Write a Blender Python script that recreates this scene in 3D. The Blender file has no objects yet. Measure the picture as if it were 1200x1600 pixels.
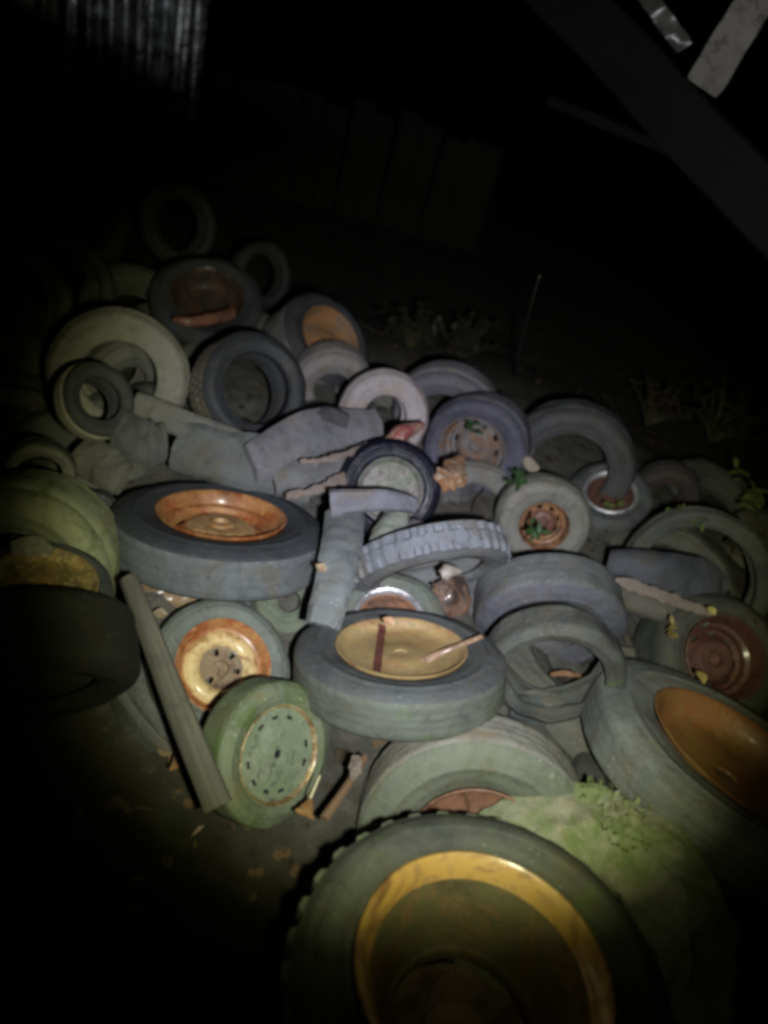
import bpy, bmesh, math, random
from mathutils import Vector, Matrix, Quaternion, noise
random.seed(7)
SC = bpy.context.scene
COL = SC.collection
V = Vector
IDQ = Quaternion((1, 0, 0, 0))

# ------------------------------------------------------------------ camera
CAM_H, PITCH, ROLL, VFOV = 1.62, 33.0, 17.0, 69.0
W0, H0 = 1200.0, 1600.0
F = (H0 / 2) / math.tan(math.radians(VFOV / 2))
p_, r_ = math.radians(PITCH), math.radians(ROLL)
fwd = V((0, math.cos(p_), -math.sin(p_)))
u0 = V((0, math.sin(p_), math.cos(p_)))
r0 = V((1, 0, 0))
CR = r0 * math.cos(r_) + u0 * math.sin(r_)
CU = -r0 * math.sin(r_) + u0 * math.cos(r_)
CP = V((0, 0, CAM_H))
cam_d = bpy.data.cameras.new('camera')
cam = bpy.data.objects.new('camera', cam_d)
COL.objects.link(cam)
cam.matrix_world = Matrix((
    (CR.x, CU.x, -fwd.x, CP.x), (CR.y, CU.y, -fwd.y, CP.y), (CR.z, CU.z, -fwd.z, CP.z), (0, 0, 0, 1)))
cam_d.sensor_fit = 'VERTICAL'
cam_d.angle = math.radians(VFOV)
cam_d.clip_start, cam_d.clip_end = 0.02, 500
cam_d.dof.use_dof = True
cam_d.dof.focus_distance = 1.75
cam_d.dof.aperture_fstop = 0.95
SC.camera = cam
SC.cycles.filter_width = 3.5

# ------------------------------------------------------------------ night sky
wd = bpy.data.worlds.new('World'); SC.world = wd; wd.use_nodes = True
wn = wd.node_tree.nodes; wl = wd.node_tree.links
sky = wn.new('ShaderNodeTexSky'); sky.sky_type = 'NISHITA'; sky.sun_disc = False
sky.sun_elevation = math.radians(-6); sky.sun_rotation = math.radians(200)
bg = wn['Background']; bg.inputs[1].default_value = 0.006
wl.new(sky.outputs[0], bg.inputs[0])

SC.view_settings.view_transform = 'Standard'
SC.view_settings.look = 'None'
SC.view_settings.exposure = 0.0
SC.view_settings.gamma = 1.0


def ray(px, py):
    return (fwd + CR * ((px - W0 / 2) / F) - CU * ((py - H0 / 2) / F)).normalized()


def at(px, py, h):
    """the point at height h above the ground seen at a pixel of the photograph"""
    d = ray(px, py)
    return CP + d * ((h - CAM_H) / d.z)


def atd(px, py, dist):
    return CP + ray(px, py) * dist


def scale_at(p):
    """metres per pixel at p"""
    return (p - CP).dot(fwd) / F


def local_frame(p):
    v = (CP - p).normalized()
    r = (CR - v * CR.dot(v)).normalized()
    return r, v.cross(r), v


def img_dir(p, ax):
    r, u, v = local_frame(p)
    return (r * ax[0] - u * ax[1] + v * ax[2]).normalized()


# ------------------------------------------------------------------ torch held low at the photographer's right
TORCH_POWER = 310.0
ld = bpy.data.lights.new('torch_light', 'SPOT')
lo = bpy.data.objects.new('torch_light', ld); COL.objects.link(lo)
lo.location = CP + CR * 0.11 - CU * 0.07 + fwd * 0.05
aim = at(645, 832, 0.35)
lo.rotation_euler = (aim - lo.location).to_track_quat('-Z', 'Y').to_euler()
ld.energy = TORCH_POWER
ld.spot_size = math.radians(110); ld.spot_blend = 0.3
ld.shadow_soft_size = 0.022
ld.use_nodes = True
ln = ld.node_tree.nodes; ll = ld.node_tree.links
em = ln['Emission']
tc = ln.new('ShaderNodeTexCoord')
sx = ln.new('ShaderNodeSeparateXYZ')
ll.new(tc.outputs['Normal'], sx.inputs[0])
ab = ln.new('ShaderNodeMath'); ab.operation = 'ABSOLUTE'; ll.new(sx.outputs[2], ab.inputs[0])
ac = ln.new('ShaderNodeMath'); ac.operation = 'ARCCOSINE'; ll.new(ab.outputs[0], ac.inputs[0])
mr = ln.new('ShaderNodeMapRange'); mr.inputs[1].default_value = 0; mr.inputs[2].default_value = math.radians(50)
ll.new(ac.outputs[0], mr.inputs[0])
cr = ln.new('ShaderNodeValToRGB'); ll.new(mr.outputs[0], cr.inputs[0])
ramp = [(0.0, (0.80, 0.79, 0.87)), (0.16, (0.76, 0.755, 0.81)), (0.28, (0.59, 0.60, 0.595)), (0.37, (0.47, 0.478, 0.435)),
        (0.45, (0.37, 0.377, 0.295)), (0.51, (0.225, 0.227, 0.135)), (0.555, (0.085, 0.085, 0.04)), (0.595, (0.012, 0.012, 0.006)), (0.66, (0.002, 0.002, 0.0012)), (1.0, (0.0016, 0.0017, 0.0014))]
e = cr.color_ramp.elements
e[0].position, e[1].position = ramp[0][0], ramp[-1][0]
e[0].color, e[1].color = ramp[0][1] + (1,), ramp[-1][1] + (1,)
for q, c in ramp[1:-1]:
    n_ = e.new(q); n_.color = c + (1,)
# one-sided upward spill added to the beam to brighten the wall and board
up_fill = ln.new('ShaderNodeMapRange'); up_fill.inputs[1].default_value = 0.39; up_fill.inputs[2].default_value = 0.45; up_fill.inputs[4].default_value = 0.22
up_fill.interpolation_type = 'SMOOTHSTEP'
ll.new(sx.outputs[1], up_fill.inputs[0])
ad = ln.new('ShaderNodeMix'); ad.data_type = 'RGBA'; ad.blend_type = 'ADD'; ad.inputs[0].default_value = 1.0
ll.new(cr.outputs[0], ad.inputs[6]); ll.new(up_fill.outputs[0], ad.inputs[7])
ll.new(ad.outputs[2], em.inputs[0])

# ------------------------------------------------------------------ materials
_m = {}


def nodes_for(name):
    m = bpy.data.materials.new(name); m.use_nodes = True
    n, l = m.node_tree.nodes, m.node_tree.links
    return m, n, l, n['Principled BSDF']


def tex_noise(n, l, co, scale, detail=5, rough=0.6, dist=0.0):
    t = n.new('ShaderNodeTexNoise')
    t.inputs['Scale'].default_value = scale; t.inputs['Detail'].default_value = detail
    t.inputs['Roughness'].default_value = rough; t.inputs['Distortion'].default_value = dist
    l.new(co, t.inputs['Vector'])
    return t.outputs[0]


def step(n, l, s, lo_, hi):
    r = n.new('ShaderNodeMapRange'); r.inputs[1].default_value = lo_; r.inputs[2].default_value = hi
    r.interpolation_type = 'SMOOTHSTEP'; l.new(s, r.inputs[0]); return r.outputs[0]


def mix(n, l, f, a, b):
    x = n.new('ShaderNodeMix'); x.data_type = 'RGBA'
    for s, k in ((f, 0), (a, 6), (b, 7)):
        if hasattr(s, 'is_linked'): l.new(s, x.inputs[k])
        elif k == 0: x.inputs[0].default_value = s
        else: x.inputs[k].default_value = tuple(s) + (1,)
    return x.outputs[2]


def coords(n, l):
    """object coordinates, shifted differently on every object"""
    t = n.new('ShaderNodeTexCoord'); oi = n.new('ShaderNodeObjectInfo')
    k = n.new('ShaderNodeMath'); k.operation = 'MULTIPLY'; k.inputs[1].default_value = 37.0
    l.new(oi.outputs['Random'], k.inputs[0])
    a = n.new('ShaderNodeVectorMath'); a.operation = 'ADD'
    l.new(t.outputs['Object'], a.inputs[0]); l.new(k.outputs[0], a.inputs[1])
    return a.outputs[0]


def bump(n, l, b, s, strength, dist=0.004):
    x = n.new('ShaderNodeBump'); x.inputs['Strength'].default_value = strength; x.inputs['Distance'].default_value = dist
    l.new(s, x.inputs['Height']); l.new(x.outputs[0], b.inputs['Normal'])


def rubber(dust, amount=0.55, moss=0.0, rough=0.75, dark=(0.036, 0.039, 0.045), mosscol=(0.075, 0.115, 0.035)):
    key = ('rubber', dust, amount, moss, rough, dark, mosscol)
    if key in _m: return _m[key]
    m, n, l, b = nodes_for('weathered_rubber')
    co = coords(n, l)
    big = tex_noise(n, l, co, 6.5, 6, 0.62, 0.6)
    fine = tex_noise(n, l, co, 60, 6, 0.75, 0.5)
    grime = tex_noise(n, l, co, 17, 6, 0.72, 1.4)
    dk = tuple(d * 0.35 + x * 0.35 for x, d in zip(dust, dark))
    lt = tuple(min(0.6, x * 1.55 + 0.02) for x in dust)
    brn = (dust[0] * 0.95, dust[1] * 0.82, dust[2] * 0.66)
    c = mix(n, l, step(n, l, big, 0.58 - amount * 0.62, 0.92 - amount * 0.42), dark, dust)
    c = mix(n, l, step(n, l, tex_noise(n, l, co, 10, 4, 0.6, 0.8), 0.48, 0.72), c, brn)
    c = mix(n, l, step(n, l, grime, 0.46, 0.72), c, mix(n, l, 0.6, c, dk))
    c = mix(n, l, step(n, l, fine, 0.57, 0.80), c, lt)
    if moss > 0:
        mm = tex_noise(n, l, co, 9, 7, 0.68, 0.8)
        c = mix(n, l, step(n, l, mm, 0.66 - moss * 0.42, 0.82 - moss * 0.3), c, mosscol)
    vo = n.new('ShaderNodeTexVoronoi'); vo.inputs['Scale'].default_value = 55; l.new(co, vo.inputs['Vector'])
    spk = step(n, l, vo.outputs['Distance'], 0.17, 0.07)
    msk = n.new('ShaderNodeMath'); msk.operation = 'MULTIPLY'
    l.new(spk, msk.inputs[0]); l.new(step(n, l, big, 0.50, 0.56), msk.inputs[1])
    c = mix(n, l, msk.outputs[0], c, tuple(min(.34, x * 1.9 + .01) for x in dust))
    l.new(c, b.inputs['Base Color'])
    rr = n.new('ShaderNodeMapRange'); rr.inputs[3].default_value = rough - 0.18; rr.inputs[4].default_value = min(1, rough + 0.2)
    l.new(big, rr.inputs[0]); l.new(rr.outputs[0], b.inputs['Roughness'])
    b.inputs['Specular IOR Level'].default_value = 0.35
    bump(n, l, b, grime, 0.7, 0.008)
    _m[key] = m
    return m


def metal(base, second, third=None, amount=0.5, rough=0.6, metallic=0.0, name='rusty_metal', scale=11):
    key = (name, base, second, third, amount, rough, metallic, scale)
    if key in _m: return _m[key]
    m, n, l, b = nodes_for(name)
    co = coords(n, l)
    a = tex_noise(n, l, co, scale, 7, 0.70, 1.1)
    d = tex_noise(n, l, co, scale * 4, 6, 0.75, 0.6)
    g = tex_noise(n, l, co, scale * 0.45, 5, 0.65, 0.8)
    c = mix(n, l, step(n, l, a, 0.66 - amount * 0.4, 0.72 - amount * 0.3), base, second)
    c = mix(n, l, step(n, l, d, 0.50, 0.66), c, third or tuple(x * 0.45 for x in base))
    c = mix(n, l, step(n, l, g, 0.52, 0.68), c, mix(n, l, 0.55, c, tuple(x * 0.3 for x in second)))
    l.new(c, b.inputs['Base Color'])
    rr = n.new('ShaderNodeMapRange'); rr.inputs[1].default_value = 0.35; rr.inputs[2].default_value = 0.62
    rr.inputs[3].default_value = max(0.12, rough - 0.3); rr.inputs[4].default_value = min(1, rough + 0.25)
    l.new(d, rr.inputs[0]); l.new(rr.outputs[0], b.inputs['Roughness'])
    b.inputs['Metallic'].default_value = metallic
    if name == 'rusty_metal':
        b.inputs['Coat Weight'].default_value = 0.35; b.inputs['Coat Roughness'].default_value = 0.20
    bump(n, l, b, d, 0.7, 0.004)
    _m[key] = m
    return m


def wood(base, dark, rough=0.8, name='weathered_wood'):
    key = (name, base, dark)
    if key in _m: return _m[key]
    m, n, l, b = nodes_for(name)
    co = coords(n, l)
    tuv = n.new('ShaderNodeTexCoord')
    mp = n.new('ShaderNodeMapping'); mp.inputs['Scale'].default_value = (2.5, 60, 1.0); l.new(tuv.outputs['UV'], mp.inputs[0])
    g = tex_noise(n, l, mp.outputs[0], 1.0, 6, 0.65, 1.2)
    c = mix(n, l, step(n, l, g, 0.35, 0.7), dark, base)
    s = tex_noise(n, l, co, 8, 5, 0.7)
    c = mix(n, l, step(n, l, s, 0.55, 0.75), c, tuple(x * 0.5 for x in dark))
    l.new(c, b.inputs['Base Color']); b.inputs['Roughness'].default_value = rough
    bump(n, l, b, g, 0.5, 0.004)
    _m[key] = m
    return m


def leafmat(a, b_, name='leaf_green'):
    key = (name, a, b_)
    if key in _m: return _m[key]
    m, n, l, b = nodes_for(name)
    co = coords(n, l)
    c = mix(n, l, step(n, l, tex_noise(n, l, co, 22, 4), 0.35, 0.65), a, b_)
    l.new(c, b.inputs['Base Color']); b.inputs['Roughness'].default_value = 0.55
    _m[key] = m
    return m


GREY = (0.150, 0.158, 0.165)
BLUE = (0.120, 0.132, 0.165)
PALE = (0.27, 0.255, 0.24)
WARM = (0.190, 0.180, 0.150)
GREEN = (0.140, 0.158, 0.115)
DIMG = (0.105, 0.112, 0.112)
BLK = (0.018, 0.020, 0.030)

# ------------------------------------------------------------------ object helpers


def link(o, parent=None):
    COL.objects.link(o)
    if parent: o.parent = parent
    return o


def mesh_obj(name, verts, faces, mat, parent=None, smooth=True, sharp=38, uv=None):
    me = bpy.data.meshes.new(name); me.from_pydata(verts, [], faces)
    if uv:
        lay = me.uv_layers.new(name='UVMap')
        for lp in me.loops: lay.data[lp.index].uv = uv[lp.vertex_index]
    bm = bmesh.new(); bm.from_mesh(me); bmesh.ops.recalc_face_normals(bm, faces=bm.faces); bm.to_mesh(me); bm.free()
    if smooth:
        me.shade_smooth()
        me.set_sharp_from_angle(angle=math.radians(sharp))
    me.materials.append(mat)
    return link(bpy.data.objects.new(name, me), parent)


def tag(o, label, cat=None, group=None, kind=None):
    if label: o['label'] = label
    if cat: o['category'] = cat
    if group: o['group'] = group
    if kind: o['kind'] = kind
    return o


def empty(name, loc, quat):
    o = bpy.data.objects.new(name, None); o.empty_display_size = 0.05
    o.location = loc; o.rotation_mode = 'QUATERNION'; o.rotation_quaternion = quat
    return link(o)


# ------------------------------------------------------------------ tyres and wheels
def revolve(prof, n, warp, keep=None, arc=None, thick=None):
    """prof: list of (r, z); closed round unless arc"""
    verts, faces = [], []
    a0, a1 = arc or (0, 2 * math.pi)
    cols = n if not arc else n + 1
    for i in range(cols):
        t = a0 + (a1 - a0) * i / n
        for j, (r, z) in enumerate(prof):
            verts.append(warp(r, t, z))
    k = len(prof)
    for i in range(n):
        ii = (i + 1) % cols
        for j in range(k - 1):
            if keep and not keep(i, j): continue
            faces.append((i * k + j, ii * k + j, ii * k + j + 1, i * k + j + 1))
    return verts, faces


def make_warp(R, seed, amt, lump=0.0):
    rnd = random.Random(seed)
    k = [(rnd.uniform(-1, 1), rnd.uniform(0, 6.28)) for _ in range(6)]

    def warp(r, t, z):
        f = sum(a * math.cos((i + 2) * t + ph) / (i + 2) for i, (a, ph) in enumerate(k[:3]))
        g = sum(a * math.cos((i + 1) * t + ph) / (i + 1) for i, (a, ph) in enumerate(k[3:]))
        q = (r / R) ** 2
        x, y = r * math.cos(t), r * math.sin(t)
        s = noise.noise(V((x / R * 3.1 + seed, y / R * 3.1, z / R * 3.1))) * 0.018 * amt
        if lump: s += lump * noise.fractal(V((x / R * 6 + seed, y / R * 6, z / R * 6)), .8, 2, 4)
        r2 = r * (1 + 0.035 * amt * f * q + s)
        return (r2 * math.cos(t), r2 * math.sin(t), z + R * (0.045 * amt * g * q + s))
    return warp


TYRES, TYRES_ROOTS = [], []


def tyre_body(root, R, W, rb, style, mt, ms, seed, amt=1.0, rnd_=0.0, arc=None, lump=0.0):
    """tread and two sidewalls round local Z, front face at z = 0, body towards -z"""
    warp = make_warp(R, seed, amt, lump)
    b = rb * R
    h = R - b
    sh = 0.94 - 0.05 * rnd_
    # front sidewall from inside the casing round the bead out to the shoulder
    s = [(b + h * 0.80, -0.50), (b + h * 0.78, -0.26), (b + h * 0.60, -0.13), (b + h * 0.22, -0.13), (b + h * 0.04, -0.20), (b - h * 0.01, -0.17),
         (b, -0.08), (b + h * 0.06, -0.025), (b + h * 0.15, -0.02), (b + h * 0.17, -0.005), (b + h * 0.30, 0.012), (b + h * 0.45, 0.022), (b + h * 0.47, 0.036), (b + h * 0.52, 0.036),
         (b + h * 0.54, 0.02), (b + h * 0.66, 0.01), (b + h * 0.78, -0.02), (b + h * 0.80, -0.035)]
    if rnd_ > 0:
        s += [(b + h * 0.86, -0.065 - 0.02 * rnd_), (b + h * 0.92, -0.12 - 0.05 * rnd_), (R * (sh + 0.04), -0.17 - 0.08 * rnd_)]
    elif style == 'lug':
        s += [(b + h * 0.87, -0.05), (R * 0.945, -0.07), (R * 0.955, -0.085)]
    else:
        s += [(b + h * 0.90, -0.055), (R * 0.972, -0.085), (R * 0.985, -0.11)]
    n = 112
    for side in (0, 1):
        pr = [(r, (z if side == 0 else -1 - z) * W) for r, z in s]
        v, f = revolve(pr, n, warp, arc=arc)
        mesh_obj('sidewall', v, f, ms, root, sharp=50)
    # tread: columns across, blocks round
    e_r, e_z = s[-1]
    z0, z1 = e_z, -1 - e_z
    nc = 14
    per = 6
    nb = {'block': 46, 'lug': 34, 'rib': 40, 'worn': 30, 'smooth': 20}[style]
    N = nb * per
    verts, faces = [], []
    a0, a1 = arc or (0, 2 * math.pi)
    cols = N if not arc else N + 1
    dep = {'block': 0.032, 'lug': 0.05, 'rib': 0.022, 'worn': 0.010, 'smooth': 0.0}[style] * R
    for i in range(cols):
        for j in range(nc + 1):
            u = j / nc
            z = z0 + (z1 - z0) * u
            if style == 'lug' and j in (1, nc - 1): z = (z0 if j == 1 else z1) + (-.006 if j == 1 else .006)
            crown = 1 - (2 * u - 1) ** 2
            r = e_r + (R - e_r) * min(1, crown * (1.6 if rnd_ else 3.2)) ** (0.7 if rnd_ else 0.5)
            ph = i % per
            row = i // per
            g = 0
            if style == 'block':
                sft = 3 if 5 <= j <= 9 else 0
                if (i + sft) % per in (0, 5) and j not in (): g = 1
                if j in (5, 9): g = 1
            elif style == 'lug':
                if ph in (0, 1, 5) and (j < 5 or j > 9): g = 1
                if ph in (0,) and 5 <= j <= 9: g = 0.4
            elif style == 'rib':
                if j in (3, 6, 9, 12): g = 1
                if ph in (0,) and (j < 3 or j > 11): g = 0.8
            elif style == 'worn':
                if j in (4, 7, 10): g = 0.7
                if ph == 0 and (j < 3 or j > 11): g = 1.0
            if j == 0 or j == nc:
                g *= 0.35 if style == 'block' else (1.0 if style == 'lug' else 0)
            tt = a0 + (a1 - a0) * i / N
            gg = g * dep * (0.75 + 0.5 * noise.noise(V((math.cos(tt) * 2.2, math.sin(tt) * 2.2, seed * 1.7))))
            verts.append(warp(r - gg, tt, z * W))
    k = nc + 1
    for i in range(N):
        ii = (i + 1) % cols
        for j in range(nc):
            faces.append((i * k + j, ii * k + j, ii * k + j + 1, i * k + j + 1))
    mesh_obj('tread', verts, faces, mt, root, sharp=32)
    return warp


def disc_holes(prof, n, warp, ring, count, width, skip=()):
    per = n / count

    def keep(i, j):
        if j == ring and (i % per) < width and int(i // per) not in skip: return False
        return True
    return revolve(prof, n, warp, keep)


def bolts(parent, R, r, count, z, size, mat, name='wheel_nut'):
    for q in range(count):
        t = q * 2 * math.pi / count + 0.3
        c = V((r * math.cos(t), r * math.sin(t), z))
        vs, fs = [], []
        for lvl, (rr, zz) in enumerate(((1, -0.3), (1, 0.7), (0.75, 0.95), (0.0, 1.0))):
            for s in range(6):
                a = s * math.pi / 3 + t
                vs.append((c.x + size * rr * math.cos(a), c.y + size * rr * math.sin(a), c.z + size * zz))
        for lvl in range(3):
            for s in range(6):
                fs.append((lvl * 6 + s, lvl * 6 + (s + 1) % 6, lvl * 6 + 6 + (s + 1) % 6, lvl * 6 + 6 + s))
        mesh_obj(name, vs, fs, mat, parent, smooth=False)


def rim(root, R, W, rb, kind, mats, seed):
    b = rb * R
    wp = make_warp(R, seed + 50, 0.25)
    m0, m1, m2 = (list(mats) + [mats[-1]] * 3)[:3]
    n = 96
    fl = [(b * 0.955, -0.16 * W), (b * 1.0, -0.05 * W), (b * 1.035, 0.005 * W), (b * 1.04, 0.035 * W), (b * 1.015, 0.045 * W), (b * 0.985, 0.02 * W), (b * 0.955, -0.05 * W)]
    if kind == 'dish':       # flange, drop well, raised hub with nuts
        p = fl + [(b * 0.92, -0.12 * W), (b * 0.90, -0.22 * W), (b * 0.80, -0.25 * W), (b * 0.78, -0.36 * W), (b * 0.70, -0.40 * W), (b * 0.60, -0.34 * W), (b * 0.55, -0.30 * W)]
        v, f = disc_holes(p, n, wp, 11, 8, 5)
        r_ = mesh_obj('rim', v, f, m0, root)
        q = [(b * 0.555, -0.305 * W), (b * 0.46, -0.23 * W), (b * 0.42, -0.215 * W), (b * 0.22, -0.22 * W), (b * 0.18, -0.17 * W), (b * 0.14, -0.165 * W), (b * 0.12, -0.25 * W), (b * 0.001, -0.26 * W)]
        v, f = revolve(q, 64, wp)
        hb = mesh_obj('hub', v, f, m1, r_)
        return r_
    if kind == 'creamring':  # orange bowl, pale flaking ring, brown centre plate
        p = fl + [(b * 0.91, -0.12 * W), (b * 0.88, -0.18 * W), (b * 0.82, -0.20 * W)]
        v, f = revolve(p, n, wp); r_ = mesh_obj('rim', v, f, m0, root)
        q = [(b * 0.825, -0.195 * W), (b * 0.80, -0.16 * W), (b * 0.66, -0.10 * W), (b * 0.54, -0.12 * W), (b * 0.47, -0.19 * W)]
        v, f = revolve(q, n, wp); mesh_obj('disc', v, f, m1, r_)
        q = [(b * 0.475, -0.185 * W), (b * 0.42, -0.20 * W), (b * 0.28, -0.205 * W), (b * 0.18, -0.21 * W), (b * 0.16, -0.28 * W), (b * 0.001, -0.285 * W)]
        v, f = disc_holes(q, 60, wp, 1, 6, 3, skip=(1, 3)); mesh_obj('hub', v, f, m2, r_)
        return r_
    if kind == 'flat':       # pierced flat disc inside a thin brass coloured lip
        v, f = revolve(fl, n, wp); r_ = mesh_obj('rim', v, f, m0, root)
        p = [(b * 0.96, -0.05 * W), (b * 0.93, -0.045 * W), (b * 0.86, -0.05 * W), (b * 0.815, -0.055 * W), (b * 0.74, -0.06 * W), (b * 0.6, -0.05 * W), (b * 0.40, -0.04 * W), (b * 0.14, -0.04 * W), (b * 0.10, -0.05 * W), (b * 0.09, -0.10 * W)]
        per = 96 / 12

        def keep(i, j):
            if j == 3 and (i % per) < 2.4 and int(i // per) not in (4, 7, 11): return False
            if j == 6 and i % 24 < 0: return False
            return True
        v, f = revolve(p, n, wp, keep); mesh_obj('disc', v, f, m1, r_)
        v, f = revolve([(b * 0.95, -0.2 * W), (b * 0.02, -0.2 * W)], 48, wp); mesh_obj('back_plate', v, f, m2, r_)
        return r_
    if kind == 'deep':       # plain deep well whose floor lies far in
        p = fl + [(b * 0.93, -0.11 * W), (b * 0.90, -0.25 * W), (b * 0.86, -0.42 * W), (b * 0.76, -0.52 * W), (b * 0.40, -0.56 * W), (b * 0.13, -0.57 * W), (b * 0.12, -0.62 * W)]
        v, f = revolve(p, n, wp); r_ = mesh_obj('rim', v, f, m0, root)
        v, f = revolve([(b * 0.2, -0.60 * W), (b * 0.001, -0.60 * W)], 24, wp); mesh_obj('hub', v, f, m1, r_)
        return r_
    if kind == 'bowl':       # smooth shallow bowl with a faint centre boss
        p = fl + [(b * 0.93, -0.11 * W), (b * 0.89, -0.17 * W), (b * 0.8, -0.20 * W), (b * 0.55, -0.215 * W), (b * 0.42, -0.20 * W), (b * 0.36, -0.165 * W), (b * 0.2, -0.155 * W), (b * 0.13, -0.16 * W), (b * 0.12, -0.22 * W)]
        v, f = revolve(p, n, wp); r_ = mesh_obj('rim', v, f, m0, root)
        v, f = revolve([(b * 0.2, -0.19 * W), (b * 0.001, -0.19 * W)], 24, wp); mesh_obj('hub', v, f, m1, r_)
        return r_
    if kind == 'truck':      # wide ochre lock ring, green disc, sunken centre
        p = [(b * 0.86, -0.20 * W), (b * 0.97, -0.10 * W), (b * 1.01, -0.01 * W), (b * 1.01, 0.02 * W), (b * 0.985, 0.03 * W), (b * 0.955, 0.015 * W), (b * 0.89, -0.09 * W), (b * 0.87, -0.11 * W)]
        v, f = revolve(p, n, wp); r_ = mesh_obj('rim', v, f, m0, root)
        q = [(b * 0.875, -0.105 * W), (b * 0.84, -0.16 * W), (b * 0.79, -0.22 * W), (b * 0.74, -0.36 * W), (b * 0.70, -0.48 * W), (b * 0.655, -0.55 * W), (b * 0.62, -0.555 * W), (b * 0.605, -0.58 * W), (b * 0.60, -0.62 * W)]
        v, f = revolve(q, n, wp); mesh_obj('disc', v, f, m1, r_)
        q = [(b * 0.66, -0.74 * W), (b * 0.50, -0.78 * W), (b * 0.34, -0.78 * W), (b * 0.30, -0.70 * W), (b * 0.12, -0.69 * W), (b * 0.10, -0.78 * W), (b * 0.001, -0.78 * W)]
        v, f = revolve(q, 64, wp); mesh_obj('hub', v, f, m2, r_)
        return r_
    if kind == 'ring':       # bright trim ring over a rusty bowl
        p = [(b * 0.96, -0.10 * W), (b * 1.04, 0.0), (b * 1.06, 0.05 * W), (b * 1.0, 0.075 * W), (b * 0.93, 0.03 * W), (b * 0.90, -0.05 * W)]
        v, f = revolve(p, n, wp); r_ = mesh_obj('rim', v, f, m1, root)
        q = [(b * 0.95, -0.06 * W), (b * 0.86, -0.10 * W), (b * 0.8, -0.22 * W), (b * 0.5, -0.25 * W), (b * 0.4, -0.17 * W), (b * 0.001, -0.16 * W)]
        v, f = revolve(q, n, wp); mesh_obj('disc', v, f, m0, r_)
        return r_


def tyre(label, px, py, a, ax, h, W=0.62, rb=0.6, style='worn', tread=None, side=None, rimk=None, rmats=None,
         amt=1.0, rnd_=0.0, spin=None, group=None, lump=0.0):
    p = at(px, py, h)
    R = a * scale_at(p)
    z = img_dir(p, ax)
    q = z.to_track_quat('Z', 'Y')
    seed = len(TYRES) + 1
    q = q @ Matrix.Rotation(spin if spin is not None else seed * 1.3, 4, 'Z').to_quaternion()
    root = empty('wheel_assembly' if rimk else 'tyre_casing', p, q)
    tyre_body(root, R, W * R, rb, style, tread or rubber(GREY), side or rubber(DIMG), seed, amt, rnd_, None, lump)
    if rimk: rim(root, R, W * R, rb, rimk, rmats, seed)
    tag(root, label, 'wheel' if rimk else 'tyre', group or ('scrap wheels in the heap' if rimk else 'scrap tyres in the heap'))
    TYRES.append((label, R, p)); TYRES_ROOTS.append(root)
    return root


# rust and paint
ORANGE = (0.36, 0.165, 0.065); OCHRE = (0.42, 0.25, 0.07); BROWN = (0.11, 0.055, 0.035); CREAM = (0.62, 0.50, 0.27); REDBR = (0.105, 0.045, 0.035)
m_orange = metal(ORANGE, (0.30, 0.09, 0.03), (0.50, 0.27, 0.09), 0.5, 0.42)
m_ochre = metal(OCHRE, (0.36, 0.19, 0.06), (0.33, 0.21, 0.08), 0.4, 0.55)
m_cream = metal((0.66, 0.50, 0.24), (0.33, 0.17, 0.06), (0.48, 0.33, 0.13), 0.45, 0.38, scale=18)
m_brown = metal((0.24, 0.17, 0.10), BROWN, (0.16, 0.12, 0.08))
m_red = metal(REDBR, (0.15, 0.065, 0.045), (0.06, 0.03, 0.028), 0.5, 0.5)
m_lemon = metal((0.33, 0.235, 0.10), (0.30, 0.18, 0.08), (0.23, 0.18, 0.10), 0.4, 0.5)
m_gdisc = metal((0.16, 0.20, 0.13), (0.21, 0.24, 0.17), (0.075, 0.08, 0.06), 0.5, 0.55, name='green_paint')
m_dkgreen = metal((0.105, 0.095, 0.045), (0.15, 0.10, 0.045), (0.065, 0.07, 0.035), 0.5, 0.7, name='mossy_metal')
m_brass = metal((0.34, 0.26, 0.12), (0.20, 0.13, 0.06), (0.45, 0.40, 0.25), 0.5, 0.38, 0.4)
m_black = metal((0.010, 0.010, 0.010), (0.02, 0.018, 0.015), None, 0.5, 0.8, name='black_metal')
m_chrome = metal((0.85, 0.86, 0.9), (0.7, 0.7, 0.74), (0.55, 0.53, 0.52), 0.3, 0.28, 0.75, name='dull_chrome')
m_dusty = metal((0.20, 0.19, 0.18), (0.13, 0.15, 0.11), (0.10, 0.08, 0.08), 0.55, 0.8, name='dusty_metal')
m_moldy = metal((0.26, 0.17, 0.06), (0.14, 0.11, 0.045), (0.42, 0.34, 0.15), 0.5, 0.6)

dark_wet = rubber((0.055, 0.064, 0.085), 0.5, 0, 0.5)
grey_t, grey_s = rubber(GREY, 0.75), rubber(GREY, 0.6)
blue_t = rubber((0.118, 0.132, 0.140), 0.8, 0.08)
green_t, green_s = rubber(GREEN, 0.8, 0.35), rubber(GREEN, 0.75, 0.3)
mossy = rubber((0.14, 0.165, 0.09), 0.8, 0.75, mosscol=(0.085, 0.125, 0.03))
pale_t = rubber(PALE, 0.9)
lilac = rubber((0.33, 0.30, 0.315), 1.0, 0, 0.6)
warm_t = rubber(WARM, 0.85)
dim_t = rubber(DIMG, 0.6)
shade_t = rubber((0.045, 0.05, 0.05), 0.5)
gloss_blk = rubber((0.011, 0.012, 0.022), 0.2, 0, 0.30, (0.006, 0.007, 0.015))

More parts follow.
